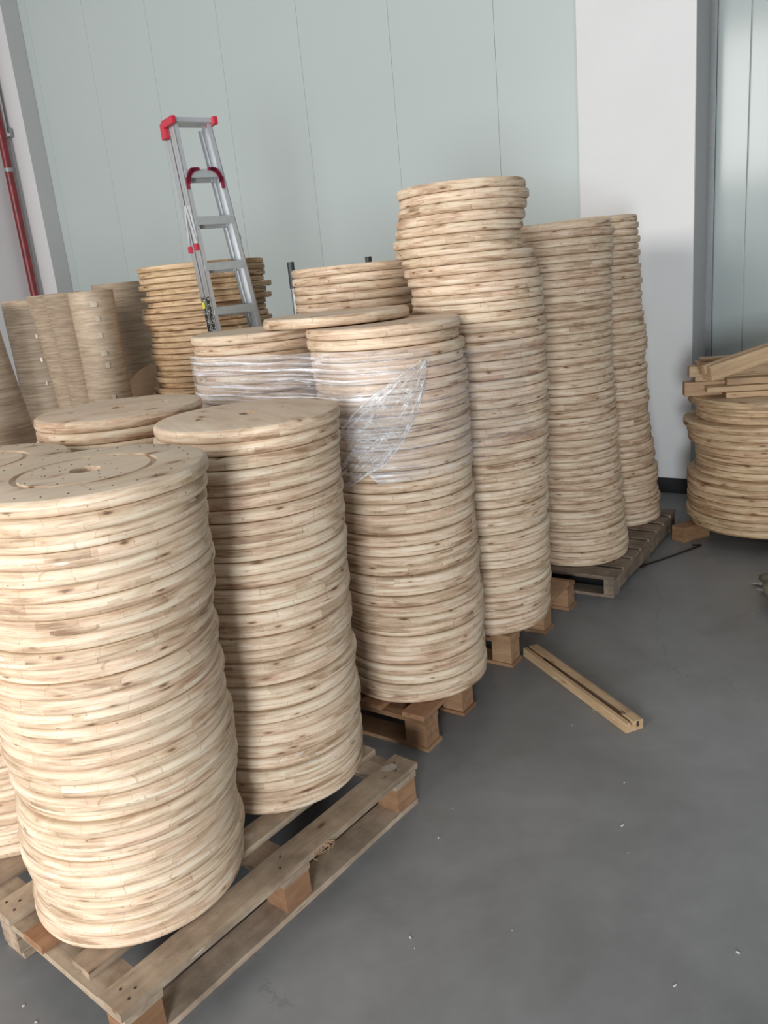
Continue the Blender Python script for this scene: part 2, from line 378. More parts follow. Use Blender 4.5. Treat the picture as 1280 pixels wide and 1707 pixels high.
TAB={'s1':[(-0.7327,1.8164),(-0.7301,1.8149),(-0.721,1.8139),(-0.7157,1.8057),(-0.7209,1.804),(-0.7251,1.8034),(-0.7215,1.8035),(-0.7142,1.8081),(-0.7065,1.7938),(-0.7025,1.7975),(-0.7002,1.8063),(-0.698,1.7904),(-0.6962,1.7931),(-0.7021,1.7871),(-0.7011,1.7884),(-0.7007,1.7859),(-0.6934,1.7787),(-0.7028,1.7786),(-0.6954,1.7736),(-0.6909,1.7691),(-0.6968,1.774),(-0.6928,1.7697),(-0.6846,1.7749),(-0.6815,1.7689),(-0.6744,1.7705),(-0.677,1.7731),(-0.676,1.7664),(-0.6684,1.7635),(-0.6677,1.7646),(-0.661,1.7596),(-0.6562,1.7689)],
's2':[(-0.41,2.2626),(-0.404,2.2585),(-0.402,2.2638),(-0.4038,2.2581),(-0.4042,2.2719),(-0.4001,2.2753),(-0.3943,2.2752),(-0.3958,2.2683),(-0.4026,2.2708),(-0.3972,2.281),(-0.3939,2.2812),(-0.4052,2.2921),(-0.4025,2.2821),(-0.3961,2.2944),(-0.3951,2.2951),(-0.3989,2.3037),(-0.3922,2.3),(-0.3903,2.3026),(-0.3915,2.2997),(-0.3912,2.3092),(-0.3848,2.3093),(-0.3857,2.3145),(-0.3818,2.3167),(-0.3845,2.3157),(-0.3783,2.3224),(-0.3827,2.3304),(-0.3794,2.3301),(-0.3811,2.3235),(-0.3736,2.3312),(-0.3743,2.3399),(-0.3681,2.3389)],
's3':[(0.068,2.8118),(0.0702,2.8016),(0.071,2.8093),(0.0684,2.8138),(0.0693,2.8192),(0.0693,2.8154),(0.0742,2.8131),(0.0747,2.8175),(0.0743,2.8154),(0.0704,2.8145),(0.0661,2.8235),(0.0688,2.8323),(0.0731,2.8204),(0.064,2.8353),(0.0675,2.824),(0.0676,2.8271),(0.0638,2.8283),(0.0663,2.8434),(0.0682,2.8378),(0.0717,2.8379),(0.0634,2.8407),(0.0665,2.8423),(0.0718,2.8443),(0.071,2.8487),(0.0674,2.8445),(0.0705,2.8442),(0.0706,2.8535),(0.0708,2.8545),(0.0712,2.8551),(0.0722,2.8517),(0.0734,2.8561),(0.0696,2.8601),(0.0639,2.8604),(0.0682,2.8608),(0.0549,2.8692),(0.0595,2.8702)],
's4':[(0.4125,3.2886),(0.4224,3.2865),(0.4238,3.2952),(0.4244,3.2854),(0.4321,3.292),(0.4281,3.2895),(0.425,3.2901),(0.4297,3.2874),(0.4295,3.2975),(0.4308,3.2915),(0.4331,3.2968),(0.4325,3.2885),(0.423,3.2966),(0.4289,3.2911),(0.4324,3.2906),(0.4329,3.2994),(0.4329,3.2964),(0.4441,3.2992),(0.4421,3.2948),(0.4367,3.2928),(0.4334,3.2901),(0.4429,3.2922),(0.4448,3.2982),(0.4419,3.2931),(0.4477,3.2927),(0.4496,3.2997),(0.4455,3.2996),(0.4544,3.2925),(0.4463,3.2873),(0.453,3.2996),(0.4504,3.2951),(0.4539,3.3),(0.4578,3.2865),(0.4543,3.2944),(0.4552,3.2892),(0.4516,3.2921),(0.452,3.2962),(0.4495,3.2924),(0.4521,3.2926),(0.4404,3.2942),(0.4307,3.2966),(0.4217,3.3056),(0.3926,3.3105),(0.3853,3.3083),(0.3968,3.3037),(0.4047,3.3005),(0.4115,3.2953),(0.4217,3.3003),(0.4119,3.2989)],
's5':[(0.9978,4.0363),(1.0041,4.0346),(1.0046,4.0472),(0.9948,4.0361),(0.9887,4.0376),(0.9867,4.0521),(0.9808,4.05),(0.9872,4.0422),(0.9797,4.0507),(0.9764,4.054),(0.982,4.0483),(0.9701,4.0522),(0.9717,4.0462),(0.9674,4.051),(0.9677,4.0568),(0.9619,4.0451),(0.9556,4.0591),(0.9584,4.0505),(0.9645,4.0585),(0.9629,4.0524),(0.9528,4.051),(0.9556,4.0563),(0.952,4.0619),(0.9528,4.0502),(0.9463,4.0593),(0.9398,4.0639),(0.944,4.0644),(0.9365,4.0522),(0.9408,4.057),(0.9355,4.0576),(0.9383,4.0588),(0.9366,4.0605),(0.9436,4.064),(0.9367,4.0648),(0.9379,4.0506),(0.9355,4.0503),(0.9463,4.0515),(0.9363,4.0542),(0.9408,4.0509),(0.9392,4.0571),(0.9437,4.0524),(0.9453,4.058),(0.9484,4.0532),(0.9451,4.0599),(0.9506,4.052),(0.9429,4.0595)],
's6':[(1.3619,4.5751),(1.3618,4.5748),(1.3564,4.5759),(1.3582,4.5668),(1.3533,4.5806),(1.3441,4.5763),(1.3501,4.583),(1.3505,4.5767),(1.3454,4.5729),(1.3278,4.5871),(1.3309,4.5762),(1.3285,4.5875),(1.3231,4.5822),(1.3115,4.5787),(1.3115,4.5862),(1.3063,4.5854),(1.3077,4.5838),(1.2983,4.5975),(1.2962,4.5881),(1.3002,4.5851),(1.2996,4.5864),(1.2896,4.5866),(1.2882,4.5897),(1.2945,4.5933),(1.2941,4.5982),(1.2817,4.5952),(1.2843,4.5929),(1.2923,4.5952),(1.2927,4.5867),(1.2856,4.5928),(1.2869,4.5956),(1.2755,4.5985),(1.2747,4.5939),(1.2673,4.6003),(1.2666,4.6),(1.2657,4.6014),(1.2639,4.6076),(1.2682,4.5938),(1.2655,4.6061),(1.2641,4.6011),(1.2541,4.6104),(1.2564,4.5976),(1.2546,4.6116),(1.2568,4.5979),(1.2497,4.6072),(1.2544,4.6083),(1.2455,4.6072)]}

STACKS = {
 's1': (.14, 1.25, 'the front left stack nearest the camera'),
 's2': (.14, 1.256, 'the second stack from the front'),
 's3': (.14, 1.45, 'the third stack behind the film flap'),
 's4': (.14, 1.905, 'the tallest stack in the middle'),
 's5': (.11, 1.76, 'the fifth stack on the grey pallet'),
 's6': (.11, 1.79, 'the rearmost stack by the white column')}
special = {}
for k_, (zb, zt, where) in STACKS.items():
    L = TAB[k_]; n = len(L); t = (zt - zb) / n
    for i, (x, y) in enumerate(L):
        V = V27
        if k_ == 's4' and i >= n - 20: V = V26
        if k_ == 's4' and i >= n - 7: V = V25
        tl = (random.gauss(0, .0004), random.gauss(0, .0004))
        o = flange(x, y, zb + (i + .5) * t, random.choice(V), lab(i, n, where), 'pine flanges in ' + where, tl)
        if i >= n - 3: special.setdefault(k_ + '_', []).append(o)
        if i == n - 1: special[k_] = o

def hidden_column(x, y, zb, n, t, R, where, mat=m_flange, jit=.004, rnd=.0115):
    bm = bmesh.new(); me = disc_mesh('tmp', R, t - .0008, rnd, 32, mat=mat)
    for i in range(n):
        b2 = bmesh.new(); b2.from_mesh(me)
        b2.transform(Matrix.Translation((random.gauss(0, jit), random.gauss(0, jit), (i + .5) * t)))
        tm = bpy.data.meshes.new('t'); b2.to_mesh(tm); b2.free(); bm.from_mesh(tm); bpy.data.meshes.remove(tm)
    o = finish(bm, 'stacked_flanges', mat, None, (x, y, zb)); bpy.data.meshes.remove(me)
    tag(o, 'lower pine flanges of %s, mostly hidden' % where, 'wooden discs', kind='stuff'); return o
def back_stack(key, xb, yb, xt, yt, zb, n, t, show_top, show_bot, where, R=.27, V=None):
    V = V or V27
    pos = [(xb + (xt - xb) * i / (n - 1) + random.gauss(0, .004), yb + (yt - yb) * i / (n - 1) + random.gauss(0, .004)) for i in range(n)]
    for i, (x, y) in enumerate(pos):
        if i >= n - show_top or i < show_bot:
            o = flange(x, y, zb + (i + .5) * t, random.choice(V), lab(i, n, where), 'pine flanges in ' + where)
            if i >= n - 3: special.setdefault(key + '_', []).append(o)
            if i == n - 1: special[key] = o
    if n - show_top - show_bot > 0:
        hidden_column((xb + xt) / 2, (yb + yt) / 2, zb + show_bot * t, n - show_top - show_bot, t, R - .004, where)
back_stack('b0', -1.185, 2.175, -1.11, 2.16, .14, 30, T0, 1, 12, 'the stack at the left picture edge')
back_stack('b1', -.87, 2.62, -.838, 2.665, .14, 31, .0364, 4, 0, 'the back stack behind the front two')
back_stack('b2', -.415, 3.23, -.415, 3.23, .14, 36, .0363, 12, 0, 'the film-wrapped stack below the ladder')
back_stack('b3', -.03, 3.68, -.03, 3.68, .14, 42, .0362, 6, 0, 'the back stack beside the black posts')
lo = flange(-.105, 3.05, 1.45 + .0365 / 2 + .003, V27[0], 'single pine flange lying loose across two wrapped stacks', None)

# cut centre holes, ring slot and bolt holes with real boolean cuts
def cut(o, holes, ring=None, t=.0349):
    me = o.data.copy(); o.data = me
    bm = bmesh.new()
    R_o = o.rotation_euler.z
    Mi = Matrix.Rotation(-R_o, 4, 'Z')
    for (dx, dy, r, depth) in holes:
        p = Mi @ Vector((dx, dy, 0))
        top = t / 2 + .01
        bmesh.ops.create_cone(bm, cap_ends=True, cap_tris=False, segments=32 if r > .01 else 10, radius1=r, radius2=r, depth=depth + .01,
                              matrix=Matrix.Translation((p.x, p.y, top - (depth + .01) / 2)))
    if ring:
        ro, ri, dp = ring; seg = 72; a0 = []
        z1 = t / 2 + .01; z0 = t / 2 - dp
        vs_ = [[bm.verts.new((r * math.cos(2 * PI * q / seg), r * math.sin(2 * PI * q / seg), z)) for q in range(seg)] for r, z in ((ro, z0), (ro, z1), (ri, z1), (ri, z0))]
        for a in range(4):
            b = (a + 1) % 4
            for q in range(seg): bm.faces.new((vs_[a][q], vs_[a][(q + 1) % seg], vs_[b][(q + 1) % seg], vs_[b][q]))
    bmesh.ops.recalc_face_normals(bm, faces=bm.faces)
    cm = bpy.data.meshes.new('cutter'); bm.to_mesh(cm); bm.free()
    c = bpy.data.objects.new('cutter', cm); col.objects.link(c); c.matrix_basis = o.matrix_basis
    md = o.modifiers.new('b', 'BOOLEAN'); md.operation = 'DIFFERENCE'; md.object = c; md.solver = 'EXACT'
    bpy.context.view_layer.update()
    dg = bpy.context.evaluated_depsgraph_get()
    nm = bpy.data.meshes.new_from_object(o.evaluated_get(dg)); o.modifiers.clear(); o.data = nm
    bpy.data.objects.remove(c); bpy.data.meshes.remove(cm)
    nm.set_sharp_from_angle(angle=.7)
for k_ in ('s1', 's2', 'b1', 'b0', 's3'): special[k_].rotation_euler.x = special[k_].rotation_euler.y = 0
cut(special['s1'], [(0, 0, .0345, .06)], (.158, .143, .007))
cut(special['s2'], [(0, 0, .024, .06), (-.13, -.035, .016, .02), (.10, .06, .006, .01)])
for k_, r_ in (('s1', .0345), ('s2', .024), ('b1', .026), ('b0', .0345)):
    for o in special[k_ + '_']:
        if o is not special[k_]: o.rotation_euler.x = o.rotation_euler.y = 0; cut(o, [(0, 0, r_, .06)])
cut(special['b1'], [(0, 0, .026, .06), (-.145, -.03, .014, .02), (.14, .04, .012, .02)])
cut(special['b0'], [(0, 0, .0345, .06)], (.158, .143, .007))
special['s1']['label'] = 'topmost flange of the nearest stack, with ring slot, centre hole and nails'
special['s2']['label'] = 'smooth topmost flange of the second front stack with two holes'
special['b1']['label'] = 'topmost flange of the back left stack, long planks and small holes'
def nails(o, n_out, rad):
    bm = bmesh.new(); rn = random.Random(5)
    def dot(x, y, r=.0022): bmesh.ops.create_cone(bm, cap_ends=True, segments=7, radius1=r, radius2=r * .8, depth=.0012, matrix=Matrix.Translation((x, y, .0349 / 2 + .0004)))
    for i in range(n_out):
        a = 2 * PI * i / n_out + rn.uniform(-.03, .03); r = rad + rn.uniform(-.006, .004); dot(r * math.cos(a), r * math.sin(a))
    for i in range(26):
        a = rn.uniform(0, 2 * PI); r = rn.choice((.055, .12, .13, .088)) + rn.uniform(-.006, .006); dot(r * math.cos(a), r * math.sin(a), .0018)
    h = finish(bm, 'nail_heads', m_dark, o); tag(h, 'rows of small dark nail heads', kind='stuff')
nails(special['s1'], 30, .232); nails(special['b0'], 26, .232)

# ------------------------------------------------------------------ far rough stack
VR = []
for i in range(5):
    bm = bmesh.new(); seg = 40; R = .335; hh = .0143
    rings = []
    for z, off in ((-hh, .012), (-hh * .66, .001), (hh * .8, 0), (hh, .007)):
        rings.append([bm.verts.new(((R - off) * (1 + .014 * noise.noise(Vector((math.cos(2 * PI * q / seg) * 3 + i * 9, math.sin(2 * PI * q / seg) * 3, 2)))) * math.cos(2 * PI * q / seg),
                                    (R - off) * (1 + .014 * noise.noise(Vector((math.cos(2 * PI * q / seg) * 3 + i * 9, math.sin(2 * PI * q / seg) * 3, 2)))) * math.sin(2 * PI * q / seg), z)) for q in range(seg)])
    for a in range(3):
        for q in range(seg): bm.faces.new((rings[a][q], rings[a][(q + 1) % seg], rings[a + 1][(q + 1) % seg], rings[a + 1][q]))
    bm.faces.new(list(reversed(rings[0]))); bm.faces.new(rings[-1])
    me = bpy.data.meshes.new('rough_disc'); bm.normal_update(); bm.to_mesh(me); bm.free(); me.materials.append(m_rough); VR.append(me)
n = 28; t = .0298; zt = 1.758
for i in range(n):
    z = zt - (n - i - .5) * t
    flange(-.85 + random.gauss(0, .011), 4.56 + random.gauss(0, .011), z, VR[i % 5],
           lab(i, n, 'the rough stack behind the ladder', 'rough sawn round wooden disc', 200 if i < 0 else (2 * n)) if False else ('rough sawn round wooden disc, %s in the stack behind the ladder' % ('topmost' if i == n - 1 else ORD[n - i] + ' from the top')),
           'rough discs in the stack behind the ladder', (random.gauss(0, .0006), random.gauss(0, .0006)), 'rough_disc')
hidden_column(-.85, 4.56, .14, 27, (zt - n * t - .14) / 27, .33, 'the rough stack behind the ladder', m_rough, .006, .004)

# ------------------------------------------------------------------ right drum stack, bigger flanges
VB = [disc_mesh('big_flange', .40, .0405, .010, 96, .006, i, wood('big_flange_wood', ((.20, .115, .06), (.38, .26, .15), (.53, .385, .24), (.65, .51, .34)), knots=1.4, contrast=1.1, bump=.6) if i == 0 else None) for i in range(1)]
for i in range(1, 3): VB.append(disc_mesh('big_flange', .40, .0405, .010, 96, .008, i, VB[0].materials[0]))
VBs = [disc_mesh('big_flange', .372, .0405, .008, 96, .008, i, VB[0].materials[0]) for i in range(2)]
nB = 17; tB = .0413; zB = .088
for i in range(nB):
    u = i / (nB - 1)
    x = 2.135 + .05 * u; y = 4.32 + .13 * u
    me = VB[i % 3]
    if i in (14, 15): me = VBs[i % 2]; x += .012
    if i == 13: x -= .035; y -= .01
    if i in (7, 8, 9, 10): me = VBs[i % 2]; x += .01
    if i in (0,): x += .01
    flange(x + random.gauss(0, .004), y + random.gauss(0, .004), zB + (i + .5) * tB, me,
           'large pine flange, %s%s' % (place_word(i, nB), ' of the right-hand stack under the timber' if i in (0, nB - 1) else ' in the right-hand stack under the timber'),
           'large flanges in the right-hand stack', name='large_flange')
zBt = zB + nB * tB

# ------------------------------------------------------------------ pallets
def board(name, parent, c, L, Wd, T, mat, rz=0.0, label=None, seed=0, rag=.0015):
    bm = bmesh.new(); bm_box(bm, (0, 0, 0), (L, Wd, T))
    es = [e for e in bm.edges if abs((e.verts[0].co - e.verts[1].co).x) > L * .9]
    bmesh.ops.subdivide_edges(bm, edges=es, cuts=9)
    for v in bm.verts:
        q = noise.noise_vector(Vector((v.co.x * 9 + seed * 3.1, v.co.y * 30, v.co.z * 30 + seed)))
        v.co.y += q.y * rag * 1.6; v.co.z += q.z * rag * .35
        if abs(v.co.x) > L * .49: v.co.x += q.x * rag
    o = finish(bm, name, mat, parent, c, (0, 0, rz))
    if label: o['label'] = label
    return o
sd = [0]
def B(name, par, u0, u1, v0, v1, z0, z1, mat, label=None, rag=.0015):
    sd[0] += 1
    du, dv = u1 - u0, v1 - v0
    c = ((u0 + u1) / 2, (v0 + v1) / 2, (z0 + z1) / 2)
    if du >= dv: return board(name, par, c, du, dv, z1 - z0, mat, 0, label, sd[0], rag)
    return board(name, par, c, dv, du, z1 - z0, mat, PI / 2, label, sd[0], rag)
# front pallet
p1 = empty('wooden_pallet', (-.662, 1.370, 0), math.atan2(.765, .644))
tag(p1, 'weathered wooden pallet under the two front stacks, nearest the camera', 'pallet')
Lp = 1.06
for v0 in (0, .495, .99):
    B('bottom_board', p1, .01, Lp - .005, v0, v0 + .09, 0, .018, m_pallet)
    for u0 in (.005, .485, .965):
        B('block', p1, u0, u0 + .09, v0 + .004, v0 + .086, .018, .1, m_pallet_new if v0 == 0 else m_pallet)
for u0 in (0, .48, .96): B('stringer_board', p1, u0, u0 + .098, 0, 1.08, .1, .119, m_pallet)
for j, (v0, v1) in enumerate(((0, .088), (.162, .236), (.33, .415), (.49, .575), (.655, .74), (.82, .905), (.99, 1.08))):
    B('deck_board', p1, -.006 if j != 1 else .018, Lp if j else Lp + .01, v0, v1, .119, .1395, m_pallet if j != 2 else m_pallet_new, None if j != 2 else 'fresher orange deck board')
bm = bmesh.new()
for (x, y) in ((.030, .022), (.055, .035), (.034, .060), (.02, .51), (.045, .53), (.022, .555), (.50, .03), (.53, .06), (1.0, .03), (1.03, .06)):
    bmesh.ops.create_cone(bm, cap_ends=True, segments=8, radius1=.0035, radius2=.003, depth=.002, matrix=Matrix.Translation((x, y, .1402)))
tag(finish(bm, 'nail_heads', m_dark, p1), 'small dark nail heads in the deck boards', kind='stuff')
bm = bmesh.new()      # torn splinters on the outer board
rs = random.Random(2)
for i in range(7):
    x = .62 + rs.uniform(-.02, .03); bm_tube(bm, [(x, .0, .135), (x + rs.uniform(-.02, .02), -.012, .132 + rs.uniform(-.01, .004)), (x + rs.uniform(-.03, .03), -.02, .125 + rs.uniform(-.01, .01))], [.0018, .0014, .0005], 4)
tag(finish(bm, 'splinters', m_timber, p1), 'torn splinters on the board edge', kind='stuff')

# middle pallets
uz = math.atan2(.814, .581)
pA = empty('wooden_pallet', (.07, 2.452, 0), uz); tag(pA, 'short pallet under the third stack, with orange-brown blocks', 'pallet')
pB = empty('wooden_pallet', (.07 + .68 * .581, 2.452 + .68 * .814, 0), uz); tag(pB, 'pallet of fresh wood under the tallest stack in the middle', 'pallet')
for par, us, L in ((pA, (0, .26), .36), (pB, (0, .34, .62), .71)):
    for u0 in us:
        B('bottom_board', par, u0 - .002, u0 + .092, -.006, 1.0, 0, .014, m_pallet_new)
        for v0 in (.003, .46, .90): B('block', par, u0 + .004, u0 + .088, v0, v0 + .085, .014, .103, m_pallet_new)
        B('stringer_board', par, u0, u0 + .09, 0, 1.0, .103, .121, m_pallet_new)
    for j in range(6):
        v0 = j * .18
        B('deck_board', par, -.004, L + (0.0 if j else (-.07 if par is pB else 0)), v0, v0 + .09, .121, .1395, m_pallet_new)
# rear pallet with solid side bearers
pC = empty('wooden_pallet', (1.07, 3.60, 0), math.atan2(.823, .567)); tag(pC, 'old grey pallet with solid split side bearer under the two rear stacks', 'pallet')
for v0 in (0, .50, 1.0): B('bearer', pC, 0, 1.16, v0, v0 + .05, .014, .092, m_pallet_old, rag=.004)
for u0 in (0, .53, 1.06): B('bottom_board', pC, u0 + .002, u0 + .098, .002, 1.048, 0, .014, m_pallet_old)
for j in range(8):
    u0 = j * .1485
    B('deck_board', pC, u0 - .003, u0 + .116, -.004, 1.054, .092, .1095, m_pallet_old, rag=.0025)

# block under the right-hand stack
bd = Vector((.148, .066, 0))
for nm, c, lb in (('timber_block', (1.74, 4.345), 'small orange timber block carrying the left side of the large flanges'),
                  ('timber_block', (2.25, 4.05), 'timber block under the front of the right-hand stack, in shadow'),
                  ('timber_block', (2.2, 4.62), 'timber block under the rear of the right-hand stack')):
    o = board(nm, None, (c[0], c[1], .0435), .20, .085, .087, m_pallet_new, .42, None, 4, .001); tag(o, lb, 'timber block')

# ------------------------------------------------------------------ batten on the floor
a = Vector((.565, 3.11, 0)); b = Vector((.798, 2.46, 0)); L = (b - a).length
bt = empty('grooved_batten', (a + b) / 2, math.atan2((b - a).y, (b - a).x)); tag(bt, 'grooved wooden batten lying on the floor in front of the stacks', 'batten')
bm = bmesh.new()
prof = [(-.036, 0), (.036, 0), (.036, .036), (.026, .038), (-.004, .038), (-.006, .026), (-.017, .026), (-.019, .037), (-.034, .036)]
r0 = [bm.verts.new((-L / 2, y, z)) for y, z in prof]; r1 = [bm.verts.new((L / 2, y, z)) for y, z in prof]
for i in range(len(prof)):
    bm.faces.new((r0[i], r0[(i + 1) % len(prof)], r1[(i + 1) % len(prof)], r1[i]))
bm.faces.new(list(reversed(r0))); bm.faces.new(r1); bmesh.ops.recalc_face_normals(bm, faces=bm.faces)
finish(bm, 'batten_body', m_timber, bt)
m_rod = plain('brown_rod', (.07, .035, .022), .5)
bm = bmesh.new(); bm_tube(bm, [(-.22, -.012, .034), (.0, -.013, .036), (.2, -.012, .038), (.285, -.0115, .041), (.293, -.015, .047), (.288, -.012, .053), (.298, -.006, .044)], .0036, 8)
finish(bm, 'rod', m_rod, bt, smooth=True)
box('notch_shade_plate', (L / 2 + .0006, .012, .024), (.002, .009, .02), m_dark, bt)  # uncut: dark plate stands in for the shade inside a notch

bm = bmesh.new(); bm_tube(bm, [(1.335, 3.935, .012), (1.32, 3.965, .006), (1.46, 4.037, .005), (1.60, 4.112, .006), (1.735, 4.185, .009), (1.69, 4.20, .009)], .0045, 8)
tag(finish(bm, 'iron_rod', plain('dark_iron', (.035, .028, .024), .5, .5), smooth=True), 'thin dark bent rod on the floor beside the old grey pallet', 'rod')

# ------------------------------------------------------------------ timber on the right-hand stack
def timber(name, p0, p1, w, h, label, mat=m_timber, cat='timber', chan=False, roll=0.0):
    p0 = Vector(p0); p1 = Vector(p1); d = p1 - p0; L = d.length
    bm = bmesh.new()
    if chan:
        pr = [(-w / 2, 0), (w / 2, 0), (w / 2, h * .86), (w * .42, h), (w * .20, h), (w * .15, h * .42), (-w * .13, h * .42), (-w * .18, h), (-w * .42, h), (-w / 2, h * .88)]
    else: pr = [(-w / 2, 0), (w / 2, 0), (w / 2, h), (-w / 2, h)]
    r0 = [bm.verts.new((-L / 2, y, z)) for y, z in pr]; r1 = [bm.verts.new((L / 2, y, z)) for y, z in pr]
    m_ = len(pr)
    for i in range(m_): bm.faces.new((r0[i], r0[(i + 1) % m_], r1[(i + 1) % m_], r1[i]))
    bm.faces.new(list(reversed(r0))); bm.faces.new(r1); bmesh.ops.recalc_face_normals(bm, faces=bm.faces)
    if not chan: bmesh.ops.bevel(bm, geom=bm.edges[:], offset=.0015, segments=1, affect='EDGES')
    o = finish(bm, name, mat, None, (p0 + p1) / 2)
    o.rotation_euler = (roll, -math.asin(d.z / L), math.atan2(d.y, d.x)); tag(o, label, cat); return o
z = zBt + .001
TD = Vector((.97, -.243, 0))      # the pieces lie roughly across the view
def tp(x, y, s, zz): v = Vector((x, y, zz)) + TD * s; return v
timber('timber_beam', tp(1.76, 4.53, 0, z), tp(1.76, 4.53, 1.15, z), .09, .078, 'thick brown beam lowest on the right-hand stack, end overhanging left')
timber('timber_plank', tp(1.84, 4.42, 0, z + .030), tp(1.84, 4.42, 1.0, z + .030), .11, .030, 'pale thin plank lying in front of the thick beams')
timber('timber_plank', tp(1.93, 4.39, 0, z), tp(1.93, 4.39, .9, z), .15, .029, 'thin plank lowest at the front of the timber pile')
timber('timber_beam', tp(1.82, 4.53, 0, z + .0785), tp(1.82, 4.53, 1.1, z + .0785), .08, .024, 'narrow reddish strip between the beams of the timber pile')
timber('timber_beam', tp(1.79, 4.54, 0, z + .103), tp(1.79, 4.54, 1.15, z + .103), .08, .060, 'dark brown beam near the top of the timber pile')
timber('timber_plank', tp(1.835, 4.55, 0, z + .164), tp(1.835, 4.55, 1.05, z + .164), .10, .018, 'thin plank second from the top of the timber pile')
timber('timber_plank', tp(1.865, 4.56, 0, z + .183), tp(1.865, 4.56, .85, z + .183), .09, .016, 'thin pale plank topmost on the timber pile')
timber('timber_plank', tp(1.95, 4.42, 0, z + .061), tp(1.95, 4.42, .85, z + .061), .09, .034, 'plank under the slanting channel profile')
timber('channel_beam', (1.765, 4.215, z + .125), (2.62, 4.36, z + .30), .085, .075, 'grooved pale beam slanting up to the right across the timber pile', chan=True)
timber('channel_beam', (1.76, 4.29, z + .150), (2.60, 4.43, z + .325), .04, .04, 'thin dark-edged strip just behind the slanting grooved beam')

# ------------------------------------------------------------------ sack and metal offcuts at the right edge
k = NT('sack_cloth'); tc = k.n('ShaderNodeTexCoord').outputs['Object']
f = k.noise(tc, 14, 4); k.color(k.ramp(f, [(.3, (.085, .085, .055)), (.7, (.16, .155, .105))])); k.rough(.7); k.bump(k.noise(tc, 60, 3), .5, .003)
bm = bmesh.new(); bmesh.ops.create_icosphere(bm, subdivisions=4, radius=1)
for v in bm.verts:
    q = noise.fractal(v.co * 1.6 + Vector((3, 1, 7)), 1, 2, 4)
    r = abs(v.co.z)
    v.co = Vector((v.co.x * .27, v.co.y * .22, v.co.z * .085)) * (1 + .28 * q)
    v.co.z = max(v.co.z, -.06) + .062
sk = finish(bm, 'woven_sack', k.m, None, (1.955, 3.365, .0105), (0, 0, .5), True)
tag(sk, 'crumpled olive grey sack lying on the floor at the right edge', 'sack')
m_sheet = plain('dull_sheet_metal', (.38, .37, .36), .45, .35)
for i, (pts, lb) in enumerate((
    (((1.735, 3.60), (1.92, 3.42), (2.03, 3.55), (1.80, 3.62)), 'upper grey pointed metal offcut beside the sack'),
    (((1.725, 3.51), (1.87, 3.31), (2.02, 3.40), (1.80, 3.54)), 'lower grey pointed metal offcut nearest the camera beside the sack'),
    (((1.815, 3.635), (1.90, 3.53), (1.99, 3.60), (1.875, 3.655)), 'small rear grey metal offcut behind the sack'))):
    bm = bmesh.new(); z0 = .0015 + .004 * i
    lo_ = [bm.verts.new((x, y, z0 + (.012 if j == 0 else 0) - .001)) for j, (x, y) in enumerate(pts)]
    hi_ = [bm.verts.new((x, y, z0 + (.012 if j == 0 else 0) + .001)) for j, (x, y) in enumerate(pts)]
    bm.faces.new(hi_); bm.faces.new(list(reversed(lo_)))
    for j in range(4): bm.faces.new((lo_[j], lo_[(j + 1) % 4], hi_[(j + 1) % 4], hi_[j]))
    bmesh.ops.recalc_face_normals(bm, faces=bm.faces)
    tag(finish(bm, 'metal_offcut', m_sheet), lb, 'metal sheet')

# ------------------------------------------------------------------ veneer tubes at the left
k = NT('bent_veneer'); tc = k.n('ShaderNodeTexCoord').outputs['Object']
rn_ = k.n('ShaderNodeObjectInfo').outputs['Random']; x, y, z_ = k.sep(tc)
ang = k.math('ARCTAN2', y, x)
v1 = k.combine(k.math('MULTIPLY', ang, .8), k.math('MULTIPLY', rn_, 50.0), k.math('MULTIPLY', z_, 90.0))
v2 = k.combine(k.math('MULTIPLY', ang, 2.0), k.math('MULTIPLY', rn_, 20.0), k.math('MULTIPLY', z_, 260.0))
f = k.math('ADD', k.math('MULTIPLY', k.noise(v1, 1, 4, .6), .6), k.math('MULTIPLY', k.noise(v2, 1, 3, .6), .4))
f = k.math('ADD', f, k.math('MULTIPLY', k.math('SUBTRACT', rn_, .5), .08))
k.color(k.ramp(f, [(.30, (.235, .165, .105)), (.45, (.385, .285, .195)), (.56, (.49, .375, .265)), (.72, (.57, .455, .335))]))
k.rough(.6); k.bump(f, .5, .003); m_veneer = k.m
m_tape = plain('clear_tape_mark', (.54, .46, .36), .12)
